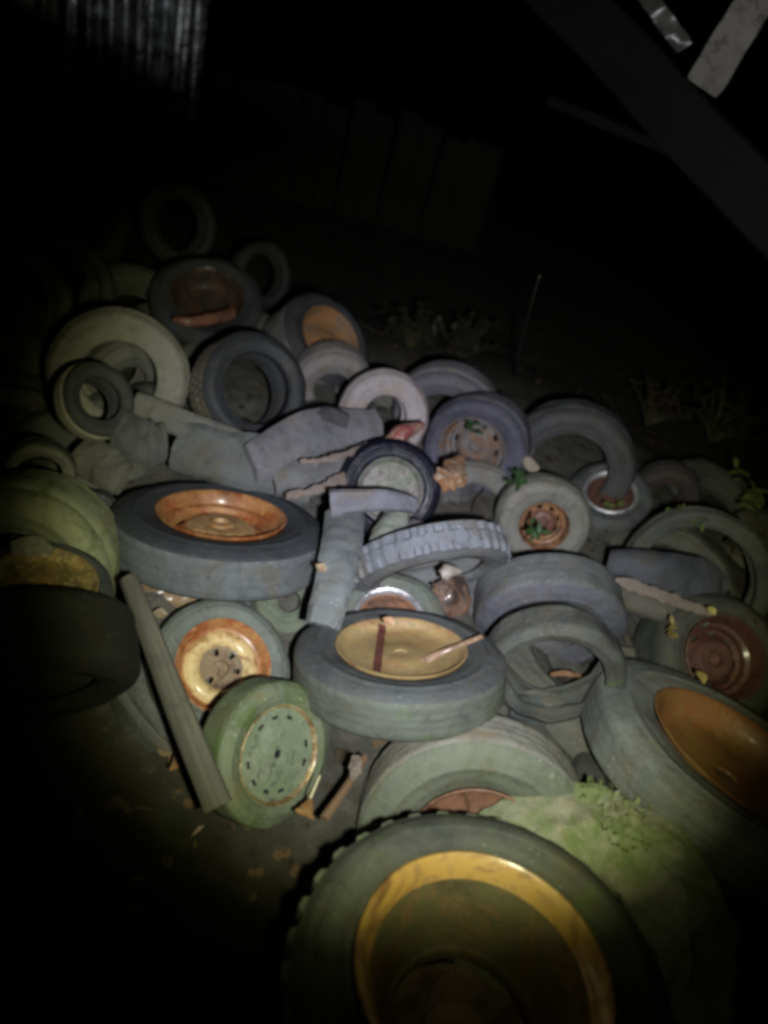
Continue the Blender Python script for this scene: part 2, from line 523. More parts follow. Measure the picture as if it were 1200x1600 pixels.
# ---- the near wheels
tyre('big truck wheel lying face up nearest the camera, with wide ochre ring and green bowl', 757, 1516, 316, (.25, -.48, .84), .52, .95, .645, 'lug', rubber(GREEN, .8, .3), rubber((0.085, 0.092, 0.07), .75, .25), 'truck', (metal((.44, .27, .07), (.19, .095, .035), (.30, .18, .06), .5, .45, scale=5), m_dkgreen, m_brown), amt=.6)
tyre('moss covered lugged tyre with a pale worn shoulder, half under the big truck wheel', 920, 1446, 234, (.12, -.16, .98), .35, .8, .30, 'block', rubber((.26, .27, .20), .95, .3), rubber((0.31, 0.315, 0.24), 1.0, .6, mosscol=(.15, .20, .07)), amt=2.2, lump=.030)
tyre('pale green tyre tilted up behind the big truck wheel, brown rim just showing', 742, 1326, 186, (.03, .62, .78), .23, .60, .56, 'worn', rubber((.29, .285, .255), 1.0, .08), rubber((.15, .168, .125), .95, .3), 'bowl', (metal((.24, .12, .075), BROWN, None, .4), m_brown), amt=.6)
tyre('muddy truck wheel lying face up with a smooth yellow ochre rim and a red streak', 627, 1010, 166, (.07, -.89, .44), .44, .44, .60, 'worn', rubber((.112, .125, .104), .85, .25), rubber((.09, .10, .10), .7, .15), 'bowl', (m_lemon, m_lemon), amt=.5)
lemon = TYRES_ROOTS[-1]


def stripe_on_bowl(root, R, W, rb, off, half, mat):
    b = rb * R
    prof = [(0, -.155), (.2, -.155), (.36, -.165), (.42, -.20), (.55, -.215), (.8, -.20), (.89, -.17), (.93, -.11), (.955, -.05)]
    q = root.rotation_quaternion.inverted()
    e1 = q @ img_dir(root.location, (1, 0, 0)); e1.z = 0; e1.normalize(); e2 = V((0, 0, 1)).cross(e1)
    vs, fs, N = [], [], 36
    for i in range(N + 1):
        t = (i / N * 2 - 1) * .88
        for k in (-1, 1):
            p = e1 * (b * (off + .03 * t + k * half * (1 + .3 * noise.noise(V((t * 6, k, 2)))))) + e2 * (b * t)
            r = min(p.length / b, .95)
            for (r0_, z0_), (r1_, z1_) in zip(prof, prof[1:]):
                if r0_ <= r <= r1_: z = z0_ + (z1_ - z0_) * (r - r0_) / (r1_ - r0_)
            vs.append((p.x, p.y, z * W * R + .004))
    for i in range(N): fs.append((i * 2, i * 2 + 1, i * 2 + 3, i * 2 + 2))
    rimo = [c for c in root.children if c.name.startswith('rim')][0]
    mesh_obj('red_streak', vs, fs, mat, rimo)


stripe_on_bowl(lemon, TYRES[-1][1], .44, .60, -.34, .062, metal((.15, .045, .03), (.10, .03, .025), None, .4))
tyre('grey truck wheel lying face up with a bright rust orange dished rim', 347, 803, 166, (.10, -.92, .36), .44, .46, .585, 'worn', blue_t, rubber((.05, .058, .068), .6, .0, .6), 'dish', (m_orange, metal((0.42, 0.25, 0.11), ORANGE, (0.55, 0.42, 0.22), .45, .36)), amt=.5)
tyre('green grey wheel with cream and orange flaking rim, beside the leaning plank', 350, 1040, 113, (.26, -.22, .94), .30, .70, .645, 'worn', green_t, rubber((.145, .162, .145), .95, .2), 'creamring', (m_orange, m_cream, m_brown), amt=.8)
tyre('mossy wheel with a green pierced disc inside a thin brass lip', 437, 1179, 113, (.64, .17, .75), .33, .62, .655, 'worn', rubber((.13, .155, .09), .9, .5), rubber((.135, .158, .105), .95, .45), 'flat', (m_brass, m_gdisc, m_black), amt=.6)
tyre('large grey truck wheel leaning at the right edge, its orange rim turned away', 1160, 1180, 242, (.62, -.69, .37), .42, .33, .60, 'worn', rubber((.17, .185, .175), .85, .12), rubber((.20, .215, .205), .9, .1), 'deep', (metal((.31, .17, .06), (.30, .13, .05), (.22, .13, .06), .5, .38), m_brown), amt=.7)
tyre('wheel with a dark red rusty stepped rim at the right edge', 1133, 1028, 106, (.50, -.05, .86), .37, 1.15, .60, 'worn', rubber((.085, .10, .085), .8, .2), rubber((.075, .075, .065), .7, .2), 'dish', (m_red, m_red))
# ---- right middle
tyre('wide thin ringed dark tyre with leaves trailing over it, right of the heap', 1088, 912, 118, (.15, .22, .96), .40, .45, .74, 'smooth', rubber((.10, .105, .09), .7), rubber((.085, .09, .085), .65), rnd_=1)
tyre('dark lying tyre opening downwards, above the tyre with a hollow black inside', 858, 990, 118, (.04, .80, .60), .34, .66, .52, 'worn', rubber((.125, .135, .135), .8, .1), rubber((.10, .105, .125), .8), amt=1.1)
tyre('dark collapsed tyre with a mossy mouth, right of the ochre rimmed wheel', 868, 1060, 108, (.06, .70, .71), .42, .55, .70, 'worn', rubber((.085, .09, .08), .7, .2), rubber((.09, .095, .082), .65, .25), amt=2.2)
tyre('deeply lugged narrow tyre lying tilted across the middle of the heap', 676, 902, 126, (.22, .93, .22), .42, .40, .66, 'lug', rubber((.15, .165, .185), .9), rubber((.13, .14, .14), .9), amt=.7, rnd_=0)
tyre('wheel with a shiny chrome trim ring over rust, behind the ochre rimmed wheel', 607, 966, 92, (.05, -.52, .85), .34, .7, .58, 'worn', green_t, rubber((.13, .15, .125), .9, .15), 'ring', (metal((.22, .11, .06), BROWN, None, .4), m_chrome))
tyre('glossy black car wheel standing upright with a dusty pale disc, centre of the heap', 610, 766, 82, (.10, .02, .99), .50, .62, .60, 'smooth', gloss_blk, gloss_blk, 'bowl', (m_dusty, m_dusty), rnd_=.8, amt=.5)
tyre('small smooth pale lilac tyre standing behind the glossy black wheel', 603, 652, 73, (.16, .14, .97), .48, .72, .46, 'smooth', lilac, lilac, rnd_=1, amt=.7)
tyre('slate grey smooth tyre lying just behind the small lilac tyre', 692, 662, 86, (-.15, .45, .88), .38, .75, .55, 'worn', rubber((.17, .17, .19), .9), rubber((.13, .13, .155), .8), rnd_=.6)
tyre('dark slate tyre with rusty scraps and leaves in its mouth', 738, 704, 84, (-.25, .34, .90), .42, .78, .62, 'worn', rubber((.10, .10, .125), .8), rubber((.085, .085, .12), .8), 'dish', (metal((.15, .145, .15), (.17, .10, .06), (.09, .085, .085), .45, .7, name='grey_rusty_metal'), metal((.15, .135, .13), (.20, .11, .06), (.10, .09, .08), .45, .7, name='grey_rusty_metal')), rnd_=.5, amt=1.3)
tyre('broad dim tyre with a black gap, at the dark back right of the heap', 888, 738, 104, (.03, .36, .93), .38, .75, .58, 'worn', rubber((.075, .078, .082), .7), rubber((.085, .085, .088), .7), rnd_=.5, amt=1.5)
tyre('small dark wheel with a glinting chrome ring among weeds at the right', 954, 770, 66, (.15, -.62, .77), .36, .7, .60, 'worn', dim_t, dim_t, 'ring', (metal((.10, .045, .035), BROWN, None, .4), m_chrome))
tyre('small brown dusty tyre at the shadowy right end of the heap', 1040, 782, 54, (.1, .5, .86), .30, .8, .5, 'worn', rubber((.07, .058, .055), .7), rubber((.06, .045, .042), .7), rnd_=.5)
tyre('pale grey green tyre with a broken orange rusted rim and leaves in front', 850, 822, 76, (.12, .34, .93), .40, .80, .50, 'worn', rubber((.165, .17, .145), .9), rubber((.18, .18, .16), .95), 'dish', (metal((.26, .13, .06), BROWN, (.30, .17, .08), .5, .6), m_red), rnd_=.5)
tyre('flat dusty grey tyre under the slate tyre with rusty scraps', 742, 800, 96, (.20, -.30, .93), .28, .7, .52, 'worn', rubber((.15, .155, .14), .9), rubber((.165, .165, .15), .95, .1), rnd_=.5)
tyre('round green grey tyre end between the rust rimmed and ochre rimmed wheels', 452, 938, 58, (.1, -.1, .99), .30, 1.0, .3, 'worn', green_t, rubber((.13, .155, .11), .9, .3), rnd_=1)
# ---- upper left
tyre('large pale smooth tyre standing at the back left with a small tyre in front', 186, 592, 108, (-.04, .12, .99), .46, .68, .53, 'smooth', pale_t, rubber((.28, .275, .25), 1.0), rnd_=.9, amt=.8)
tyre('small thick pale tyre leaning in the mouth of the large pale tyre', 160, 622, 62, (.46, -.22, .86), .56, .85, .55, 'smooth', rubber((.28, .27, .22), .95), rubber((.06, .066, .07), .5), rnd_=.9)
tyre('block treaded tyre with a dark wet sidewall and ribbed inside, back of heap', 404, 606, 90, (.42, -.12, .90), .50, .85, .62, 'block', rubber((.21, .19, .165), .9), rubber((.045, .048, .06), .5, 0, .55))
tyre('wheel with a dull orange rim turned up right, atop the heap', 517, 527, 82, (.60, -.45, .66), .46, .95, .62, 'rib', rubber((.165, .16, .165), .9), rubber((.05, .05, .058), .6), 'bowl', (metal((.33, .17, .075), (.22, .15, .10), (.26, .11, .05), .45), m_brown))
tyre('pale flat tyre under the wheel with the dull orange rim', 520, 612, 66, (.1, .55, .83), .36, .8, .45, 'worn', rubber((.22, .205, .205), 1.0), rubber((.23, .215, .215), 1.0), rnd_=.6)
tyre('dim wheel with a dark rusty deep rim at the top left of the heap', 325, 462, 88, (.08, -.66, .75), .42, .65, .62, 'worn', rubber((.075, .08, .08), .7), rubber((.05, .055, .06), .6), 'deep', (metal((.085, .045, .03), (.04, .03, .025), None, .5), metal((.04, .035, .03), (.02, .02, .02), None)))
tyre('standing tyre showing a pale curved lip at the far left', 38, 476, 84, (.40, .18, .90), .40, .6, .68, 'smooth', rubber((.10, .10, .085), .8), rubber((.13, .125, .10), .9), rnd_=1)
tyre('greenish tyre leaning behind the standing tyre with a pale lip', 112, 452, 84, (.5, .10, .86), .36, .6, .66, 'worn', dim_t, rubber((.075, .085, .07), .7))
tyre('flat greenish tyre between the far left tyres and the dim rusty wheel', 205, 470, 80, (.05, -.55, .84), .30, .6, .5, 'worn', rubber((.09, .10, .085), .7), rubber((.10, .11, .09), .8), rnd_=.4)
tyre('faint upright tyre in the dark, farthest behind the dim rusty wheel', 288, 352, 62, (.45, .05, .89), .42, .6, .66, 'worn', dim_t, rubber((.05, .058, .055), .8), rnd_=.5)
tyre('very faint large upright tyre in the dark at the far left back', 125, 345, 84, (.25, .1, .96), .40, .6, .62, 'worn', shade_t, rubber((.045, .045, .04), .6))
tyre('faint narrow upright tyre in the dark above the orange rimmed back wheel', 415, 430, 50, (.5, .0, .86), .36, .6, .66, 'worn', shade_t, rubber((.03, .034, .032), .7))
tyre('grey smooth tyre seen through the opening of the large pale tyre', 206, 600, 66, (.35, .45, .82), .34, .8, .4, 'smooth', rubber((.15, .148, .14), .95), rubber((.16, .158, .15), .95), rnd_=1)
# ---- left
tyre('broad moss green tyre leaning at the left edge, scraps in its mouth', 22, 905, 146, (-.30, .44, .85), .38, 1.0, .50, 'smooth', rubber((.23, .25, .165), .95, .4), rubber((.24, .26, .165), .95, .35), rnd_=.7)
tyre('wheel with a mouldy yellow brown rim lying face up at the left edge', 70, 906, 104, (.06, -.76, .65), .50, .6, .74, 'worn', rubber((.075, .09, .085), .7), rubber((.055, .065, .065), .6), 'bowl', (m_moldy, m_moldy))
tyre('tyre painted black as shade, on its side at the left edge, tread towards the camera', 52, 1090, 162, (.12, .95, .30), .38, .76, .6, 'worn', rubber((.014, .015, .013), .5, 0, .95, (.008, .008, .008)), rubber((.012, .013, .012), .5, 0, .95, (.008, .008, .008)), amt=.5)  # near-black rubber stands in for the shade outside the beam
tyre('small tyre with a pale inner lip above the moss green tyre', 62, 745, 54, (0, .42, .91), .40, .8, .62, 'smooth', rubber((.05, .055, .055), .6), rubber((.16, .16, .13), .9), rnd_=.8)
tyre('dim moss stained tyre lying at the left edge below the standing tyre', 20, 640, 80, (.1, -.5, .86), .20, .7, .5, 'worn', rubber((.075, .08, .06), .8, .3), rubber((.085, .085, .065), .8, .3))
tyre('half buried pale brown tyre under the leaning green grey wheel at the left', 300, 1075, 92, (-.25, .30, .92), .12, .9, .5, 'worn', rubber((.11, .13, .10), .8, .3), rubber((.09, .11, .08), .8, .3))
tyre('dark half hidden tyre right of the mossy pierced wheel', 528, 1200, 84, (.3, -.35, .89), .14, .8, .45, 'worn', rubber((.12, .145, .10), .8, .3), rubber((.09, .115, .07), .8, .3), rnd_=.5)


# ------------------------------------------------------------------ strips, planks and scraps
def strip(name, label, cat, pts, mat, thick=0.018, twist=0.0, curl=0.0, rag=0.0, rid=0.0, group=None, lumpy=None, seg=26, across=8, bev=True):
    """a thick band along image points (px, py, h, width in px)"""
    P = [at(x, y, h) for x, y, h, w in pts]
    Wd = [w * scale_at(p) for p, (x, y, h, w) in zip(P, pts)]
    org = P[0].copy()
    n = len(P)

    def cr_(arr, t):
        f = t * (n - 1); i = min(int(f), n - 2); u = f - i
        a, b, c, d = arr[max(i - 1, 0)], arr[i], arr[i + 1], arr[min(i + 2, n - 1)]
        return 0.5 * ((2 * b) + (c - a) * u + (2 * a - 5 * b + 4 * c - d) * u * u + (3 * b - a - 3 * c + d) * u ** 3)
    sd = len(bpy.data.objects) * 0.37
    rows_top, rows_bot = [], []
    for i in range(seg + 1):
        t = i / seg
        c = cr_(P, t); w = cr_(Wd, t)
        tn = (cr_(P, min(1, t + .01)) - cr_(P, max(0, t - .01))).normalized()
        v = (CP - c).normalized()
        s = tn.cross(v).normalized(); nn = s.cross(tn).normalized()
        ang = twist
        s2 = s * math.cos(ang) + nn * math.sin(ang); n2 = -s * math.sin(ang) + nn * math.cos(ang)
        tp, bt = [], []
        for j in range(across + 1):
            k = j / across * 2 - 1
            rg = rag * w * noise.fractal(V((t * 4.3 + sd, k * 1.7, sd)), .75, 2.1, 3) if abs(k) > .9 else 0
            off = s2 * (k * w / 2 * (1 + (.18 * noise.noise(V((t * 2.6, sd, 7))) if rag else 0)) + math.copysign(rg, k)) + n2 * (-curl * w * k * k)
            wob = n2 * (w * (0.13 * noise.noise(V((t * 3 + sd, k, 1))) + .05 * noise.noise(V((t * 9 + sd, k * 3, 4)))) * (lumpy if lumpy is not None else (1 if w > .05 else 0)))
            g = -rid * (.5 + noise.noise(V((t * 5, k * 2, sd)))) if (rid and i % 4 == 0 and abs(k) < .95) else 0
            edge = -thick * .35 if bev and abs(k) > .97 else 0
            tp.append(c + off + wob + n2 * (g + edge)); bt.append(c + off + wob - n2 * (thick + edge * .5))
        if rag and i in (0, seg):
            for j in range(across + 1):
                e_ = tn * (min(rag, .06) * w * noise.noise(V((j * .9, sd, t))))
                tp[j] = tp[j] + e_; bt[j] = bt[j] + e_
        rows_top.append(tp); rows_bot.append(bt)
    vs, fs = [], []
    A = across + 1
    for tp in rows_top: vs += [tuple(q - org) for q in tp]
    for bt in rows_bot: vs += [tuple(q - org) for q in bt]
    o_ = (seg + 1) * A
    for i in range(seg):
        for j in range(across):
            a = i * A + j
            fs.append((a, a + 1, a + A + 1, a + A)); fs.append((o_ + a, o_ + a + A, o_ + a + A + 1, o_ + a + 1))
        for j in (0, across):
            a = i * A + j; fs.append((a, a + A, o_ + a + A, o_ + a))
    for i in (0, seg):
        for j in range(across):
            a = i * A + j; fs.append((a, a + 1, o_ + a + 1, o_ + a))
    L_ = sum((P[i + 1] - P[i]).length for i in range(n - 1))
    uv = [(i / seg * L_, j / across * Wd[0] + sd) for i in range(seg + 1) for j in range(A)]
    ob = mesh_obj(name, vs, fs, mat, None, sharp=40, uv=uv + uv)
    ob.location = org
    tag(ob, label, cat, group)
    return ob


SG = 'torn pieces of tyre tread'
st_grey = rubber((.125, .132, .135), .85); st_dark = rubber((.075, .08, .088), .7); st_lil = rubber((.155, .155, .175), .9)
cord = rubber((.18, .15, .135), .8, 0, .85, (.07, .06, .055))
strip('tread_strip', 'grey torn tread strip slanting down below the small thick pale tyre', 'tread strip', [(208, 628, .52, 40), (300, 668, .5, 46), (400, 705, .48, 44)], rubber((.165, .165, .155), .9), curl=.07, rag=.02, thick=.022, rid=.002, group=SG)
strip('tread_strip', 'curled dark tread piece with a pale end, left of the broad flat tread', 'tread strip', [(178, 668, .5, 66), (225, 690, .5, 74), (262, 690, .5, 60)], rubber((.10, .103, .10), .8), curl=.14, rag=.02, thick=.022, rid=.002, group=SG)
strip('tread_strip', 'broad flat grey tread lying above the rust orange rimmed wheel', 'tread strip', [(272, 690, .46, 82), (370, 722, .46, 92), (490, 752, .45, 96)], st_grey, curl=.10, rag=.012, rid=.002, thick=.045, group=SG)
strip('tread_strip', 'broken tyre wall piece bulging beside the glossy black wheel', 'tread strip', [(398, 722, .50, 64), (490, 690, .52, 92), (600, 676, .5, 86)], st_lil, curl=.14, rag=.02, thick=.022, rid=.002, group=SG)
strip('tread_strip', 'lower broken tread piece with a ragged edge touching the glossy black wheel', 'tread strip', [(430, 752, .45, 54), (500, 740, .47, 66), (580, 712, .47, 58)], rubber((.135, .14, .145), .9), curl=.2, rag=.03, thick=.03, group=SG)
strip('cord_edge', 'pale ragged cord edge hanging under the lower broken tread piece', 'cord edge', [(448, 775, .49, 6.2), (500, 764, .50, 11.2), (540, 742, .51, 12.4)], cord, .008, rag=.7, seg=48, group='pale torn cord edges')
strip('cord_edge', 'pale frayed cord line along the bulging broken tyre wall piece', 'cord edge', [(470, 722, .55, 5.0), (520, 716, .56, 8.7), (575, 696, .56, 7.4)], cord, .008, rag=.7, seg=48, group='pale torn cord edges')
strip('tread_strip', 'small dark chunk of tyre poking up below the block treaded tyre', 'tread strip', [(492, 655, .56, 26), (518, 652, .56, 34), (545, 660, .55, 24)], rubber((.06, .06, .072), .6), curl=.2, rag=.02, thick=.035, group=SG)
strip('tread_strip', 'pale crumpled tread scrap above the moss green tyre', 'tread strip', [(118, 700, .42, 60), (152, 722, .42, 66), (190, 748, .42, 50)], rubber((.15, .145, .125), .85), curl=.12, rag=.02, thick=.022, rid=.002, group=SG)
strip('tread_strip', 'dark tread scrap wedged left of the rust orange rimmed wheel', 'tread strip', [(128, 775, .38, 30), (160, 790, .38, 40), (185, 818, .38, 34)], st_dark, curl=.2, rag=.02, thick=.035, group=SG)
strip('tread_strip', 'smooth grey band lying across the bottom of the glossy black wheel', 'tread strip', [(652, 790, .60, 26), (600, 782, .62, 36), (516, 786, .59, 40)], rubber((.125, .13, .15), .9), thick=.022, curl=.08, rag=.03, rid=.002, group=SG)
strip('tread_strip', 'long grey tread piece standing up below the smooth grey band', 'tread strip', [(540, 792, .57, 56), (534, 850, .56, 60), (522, 910, .53, 62), (505, 975, .48, 50)], rubber((.125, .14, .14), .85), thick=.022, curl=.10, rag=.03, rid=.002, group=SG, seg=44)
strip('tread_strip', 'pale green scrap standing under the glossy black wheel', 'tread strip', [(612, 850, .50, 64), (616, 822, .52, 60), (622, 796, .54, 40)], rubber((.165, .185, .155), .95), curl=.18, rag=.03, group=SG)
strip('tread_strip', 'dark curved tyre shred right of the pale green scrap', 'tread strip', [(628, 838, .50, 24), (650, 822, .52, 26), (676, 840, .50, 20)], rubber((.075, .07, .075), .7), curl=.2, rag=.02, thick=.035, group=SG)
strip('tread_strip', 'dark torn tyre wall bulging in front of the leafy ringed tyre', 'tread strip', [(948, 885, .46, 54), (1020, 898, .50, 78), (1100, 918, .48, 84), (1135, 930, .45, 54)], rubber((.075, .08, .10), .75), curl=.2, rag=.02, thick=.022, rid=.002, group=SG)
strip('cord_edge', 'long pale pinkish frayed edge below the dark torn tyre wall', 'cord edge', [(962, 905, .54, 7.4), (1010, 922, .54, 14.9), (1060, 940, .53, 13.6), (1112, 960, .52, 8.7)], cord, .01, rag=.7, seg=48, group='pale torn cord edges')
strip('tread_strip', 'dull brown tread flap under the long pale frayed edge', 'tread strip', [(968, 930, .42, 40), (1030, 950, .42, 44), (1110, 968, .42, 30)], rubber((.12, .11, .095), .8), curl=.2, rag=.02, thick=.035, group=SG)
strip('tread_strip', 'dark blue grey tread flap lying in the mouth of the dark lying tyre', 'tread strip', [(800, 985, .40, 50), (870, 958, .42, 60), (950, 975, .40, 60)], rubber((.095, .10, .115), .85), curl=.25, rag=.03, thick=.03, group=SG)
strip('tread_strip', 'worn dark tread lying right of the ochre rimmed wheel below the hollow tyre', 'tread strip', [(800, 1105, .28, 36), (860, 1108, .28, 44), (925, 1100, .28, 40)], rubber((.10, .12, .115), .85), curl=.2, rag=.04, rid=.002, group=SG)

m_plank = wood((.115, .108, .088), (.060, .058, .045))
strip('leaning_plank', 'long grey weathered plank slanting past the cream and orange rimmed wheel', 'plank', [(196, 900, .52, 27), (238, 1010, .48, 34), (284, 1130, .43, 40), (338, 1262, .36, 44)], m_plank, .025, lumpy=.12, twist=-.3, seg=30, across=4)
strip('rusty_sheet', 'rusty brown metal sheet between the plank and the rust orange rimmed wheel', 'metal sheet', [(205, 935, .30, 60), (260, 935, .30, 56), (320, 950, .28, 40)], metal((.20, .125, .06), BROWN, (.26, .17, .08), .4), .006, rag=.06)
strip('rusty_sheet', 'rusty brown broken sheet below the deeply lugged narrow tyre', 'metal sheet', [(676, 935, .36, 44), (705, 932, .38, 60), (735, 930, .36, 50)], metal((.15, .085, .055), (.045, .033, .03), (.20, .12, .075), .6), .006, rag=.2, curl=.15)
strip('rust_stick', 'thin reddish stick lying across the ochre rim towards the right', 'stick', [(634, 1047, .425, 5), (660, 1034, .44, 12), (700, 1016, .47, 9), (754, 994, .52, 7)], metal((.21, .125, .065), (.15, .08, .045), None, .4), .005, seg=18, across=3)
strip('wood_stick', 'brown stick leaning between the mossy pierced wheel and the pale green tyre', 'stick', [(572, 1180, .34, 12), (545, 1225, .34, 13), (508, 1277, .33, 15)], wood((.17, .105, .06), (.11, .065, .035)), .015, seg=14, across=3)
strip('pale_shard', 'pale pinkish shard beside the brown stick', 'shard', [(557, 1180, .36, 12), (556, 1198, .36, 16), (552, 1214, .36, 8)], metal((.22, .18, .15), (.16, .13, .11), None, .4, name='pale_plaster'), .01, rag=.4, seg=8, across=4)
strip('orange_shard', 'orange pointed leaf shard at the foot of the mossy pierced wheel', 'shard', [(485, 1245, .34, 4), (482, 1258, .34, 16), (476, 1272, .34, 30)], metal((.34, .20, .08), (.22, .11, .045), None, .4), .006, rag=.15, seg=8, across=4)
strip('straw', 'thin bright straw standing over the orange shard', 'straw', [(500, 1212, .40, 2.4), (493, 1228, .385, 2.6), (485, 1247, .37, 3)], wood((.55, .50, .32), (.45, .4, .25)), .003, seg=6, across=2, bev=False)
strip('crushed_can', 'crushed red and cream can behind the glossy black wheel', 'can', [(610, 688, .58, 14), (635, 674, .60, 28), (664, 662, .60, 10)], metal((.24, .06, .065), (.38, .30, .22), (.22, .11, .085), .45, .4, name='red_paint', scale=30), .02, curl=.35, rag=.1, seg=12, across=8)
strip('pale_shard', 'pale broken shard in the mouth of the dark lying tyre', 'shard', [(826, 958, .50, 8), (820, 968, .50, 12), (815, 978, .50, 16)], metal((.36, .28, .25), (.25, .2, .17), None, .4, name='pale_plaster'), .01, rag=.2, seg=8, across=4)
strip('pale_shard', 'rounded pale stone shard under the deeply lugged narrow tyre', 'shard', [(690, 898, .49, 16), (704, 893, .5, 24), (722, 892, .49, 14)], metal((.30, .275, .24), (.25, .22, .19), None, .4, name='pale_plaster'), .02, curl=.3, rag=.1, seg=8, across=5)
strip('pale_shard', 'white tin scrap in the mouth of the moss green tyre', 'shard', [(18, 858, .52, 20), (50, 852, .52, 28), (82, 862, .52, 12)], metal((.25, .25, .22), (.20, .17, .12), None, .4, name='pale_plaster'), .008, rag=.12, seg=10, across=4)
strip('orange_shard', 'mouldy orange wood scrap under the white tin scrap', 'shard', [(5, 850, .46, 40), (30, 870, .46, 40), (60, 880, .46, 20)], metal((.24, .15, .055), BROWN, (.30, .2, .08), .4), .01, rag=.12, seg=10, across=4)
strip('orange_shard', 'orange and white rusted scrap right of the glossy black wheel', 'shard', [(690, 752, .56, 22), (708, 738, .57, 34), (722, 712, .57, 18)], metal((.30, .15, .065), (.50, .44, .36), (.18, .085, .045), .42, scale=34), .012, curl=.25, rag=.6, seg=20, across=5)
strip('orange_shard', 'thin orange shard inside the dark hollow tyre', 'shard', [(862, 1054, .36, 6), (882, 1052, .36, 9), (908, 1056, .36, 5)], metal((.22, .12, .06), BROWN, None, .4), .006, seg=8, across=3)
strip('pale_shard', 'cream scrap at the right end of the slate tyre with rusty scraps', 'shard', [(812, 712, .46, 6), (826, 724, .46, 16), (838, 735, .46, 12)], metal((.34, .30, .24), (.16, .10, .08), None, .45, name='pale_plaster'), .008, rag=.2, seg=8, across=4)


# ------------------------------------------------------------------ leaves and weeds
def leaf_mesh(vs, fs, c, d, up, ln_, wd_, fold=.25):
    d = d.normalized(); s = d.cross(up).normalized(); n_ = s.cross(d).normalized()
    k = len(vs)
    prof = [(0, .06), (.22, .7), (.48, 1), (.75, .68), (1, .03)]
    for t, w in prof:
        mid = c + d * (ln_ * t) - n_ * (ln_ * .22 * t * t)
        vs.append(tuple(mid + s * (w * wd_ / 2) + n_ * (fold * w * wd_ / 2)))
        vs.append(tuple(mid)); vs.append(tuple(mid - s * (w * wd_ / 2) + n_ * (fold * w * wd_ / 2)))
    for i in range(4):
        a = k + i * 3
        fs.append((a, a + 1, a + 4, a + 3)); fs.append((a + 1, a + 2, a + 5, a + 4))


def weed(label, px, py, h, size_px, count, mat, seed, stem=True, spread=1.0, cat='weed', leaf=.34, group='weeds growing in the heap', upward=.5):
    rnd = random.Random(seed)
    base = at(px, py, h); S = size_px * scale_at(base)
    root = empty('leafy_weed', base, IDQ)
    vs, fs, sv, sf = [], [], [], []
    nst = max(2, count // 6)
    for q in range(nst):
        a = rnd.uniform(0, 6.28); lean = rnd.uniform(.2, 1.0) * spread
        dirv = V((math.cos(a) * lean, math.sin(a) * lean, upward + rnd.uniform(0, .6))).normalized()
        L = S * rnd.uniform(.6, 1.1)
        pts = [dirv * (L * t) + V((0, 0, -L * .35 * t * t)) for t in [i / 5 for i in range(6)]]
        k = len(sv)
        rr = S * .014
        for i, p in enumerate(pts):
            for m_ in range(4):
                an = m_ * 1.57
                sv.append((p.x + rr * (1.1 - i / 6) * math.cos(an), p.y + rr * (1.1 - i / 6) * math.sin(an), p.z))
        for i in range(5):
            for m_ in range(4):
                sf.append((k + i * 4 + m_, k + i * 4 + (m_ + 1) % 4, k + i * 4 + 4 + (m_ + 1) % 4, k + i * 4 + 4 + m_))
        for t in range(count // nst + 1):
            u = rnd.uniform(.35, 1.0)
            p = dirv * (L * u) + V((0, 0, -L * .35 * u * u))
            ld_ = V((rnd.uniform(-1, 1), rnd.uniform(-1, 1), rnd.uniform(-.3, .6)))
            leaf_mesh(vs, fs, p, ld_, V((rnd.uniform(-.3, .3), rnd.uniform(-.6, 0), 1)), S * leaf * rnd.uniform(.6, 1.2), S * leaf * .5 * rnd.uniform(.7, 1.2))
    if stem: mesh_obj('stem', sv, sf, leafmat((.06, .06, .03), (.05, .04, .025), 'stem'), root)
    mesh_obj('foliage', vs, fs, mat, root)
    tag(root, label, cat, group)
    return root


lf_green = leafmat((.020, .052, .018), (.032, .075, .022))
lf_lime = leafmat((.08, .13, .03), (.13, .15, .05), 'leaf_lime')
lf_dry = leafmat((.04, .032, .02), (.024, .019, .013), 'leaf_dry')
lf_dim = leafmat((.018, .020, .012), (.03, .026, .018), 'leaf_dull')
weed('dark green leaf clump in front of the broken orange rusted rim', 832, 842, .50, 34, 16, lf_green, 1, leaf=.55)
weed('dark green leaf sprig above the pale grey green tyre', 796, 752, .50, 32, 14, lf_green, 2, leaf=.55)
weed('small green sprig in the mouth of the slate tyre with rusty scraps', 736, 676, .56, 24, 10, lf_green, 3, leaf=.6)
weed('lime green trailing weed over the dark torn tyre wall', 1070, 835, .52, 70, 34, lf_lime, 4, leaf=0.22)
weed('yellowish weed beside the small chrome ringed wheel', 955, 800, .42, 40, 14, lf_lime, 5, leaf=.30)
weed('bright leaved weed at the right edge beyond the ringed tyre', 1165, 785, .42, 75, 34, lf_lime, 6, leaf=0.24)
weed('dull green weed hanging inside the ringed tyre', 1150, 870, .40, 80, 50, lf_dim, 7, leaf=0.2)
weed('dry brown weed standing in the dark at the right behind the heap', 1110, 690, .30, 150, 120, lf_dim, 8, leaf=0.13, upward=.8)
weed('tangled dry weed in the dark right of the broad dim tyre', 1010, 665, .25, 120, 110, lf_dry, 9, leaf=0.12, upward=.8)
weed('dark bush behind the pale lilac tyre', 640, 545, .25, 110, 140, lf_dim, 10, leaf=0.14, upward=.7)
weed('dark low bush at the back of the heap beside the orange rimmed wheel', 720, 560, .20, 110, 120, lf_dim, 11, leaf=0.14, upward=.7)
weed('green plant at the left edge beside the pale tyres', 2, 605, .35, 40, 20, lf_green, 12, leaf=.35)
weed('yellow leaf cluster on the dark red rusty wheel', 1048, 1000, .46, 34, 14, leafmat((.22, .17, .05), (.14, .10, .04), 'leaf_yellow'), 13, leaf=.42, stem=True)

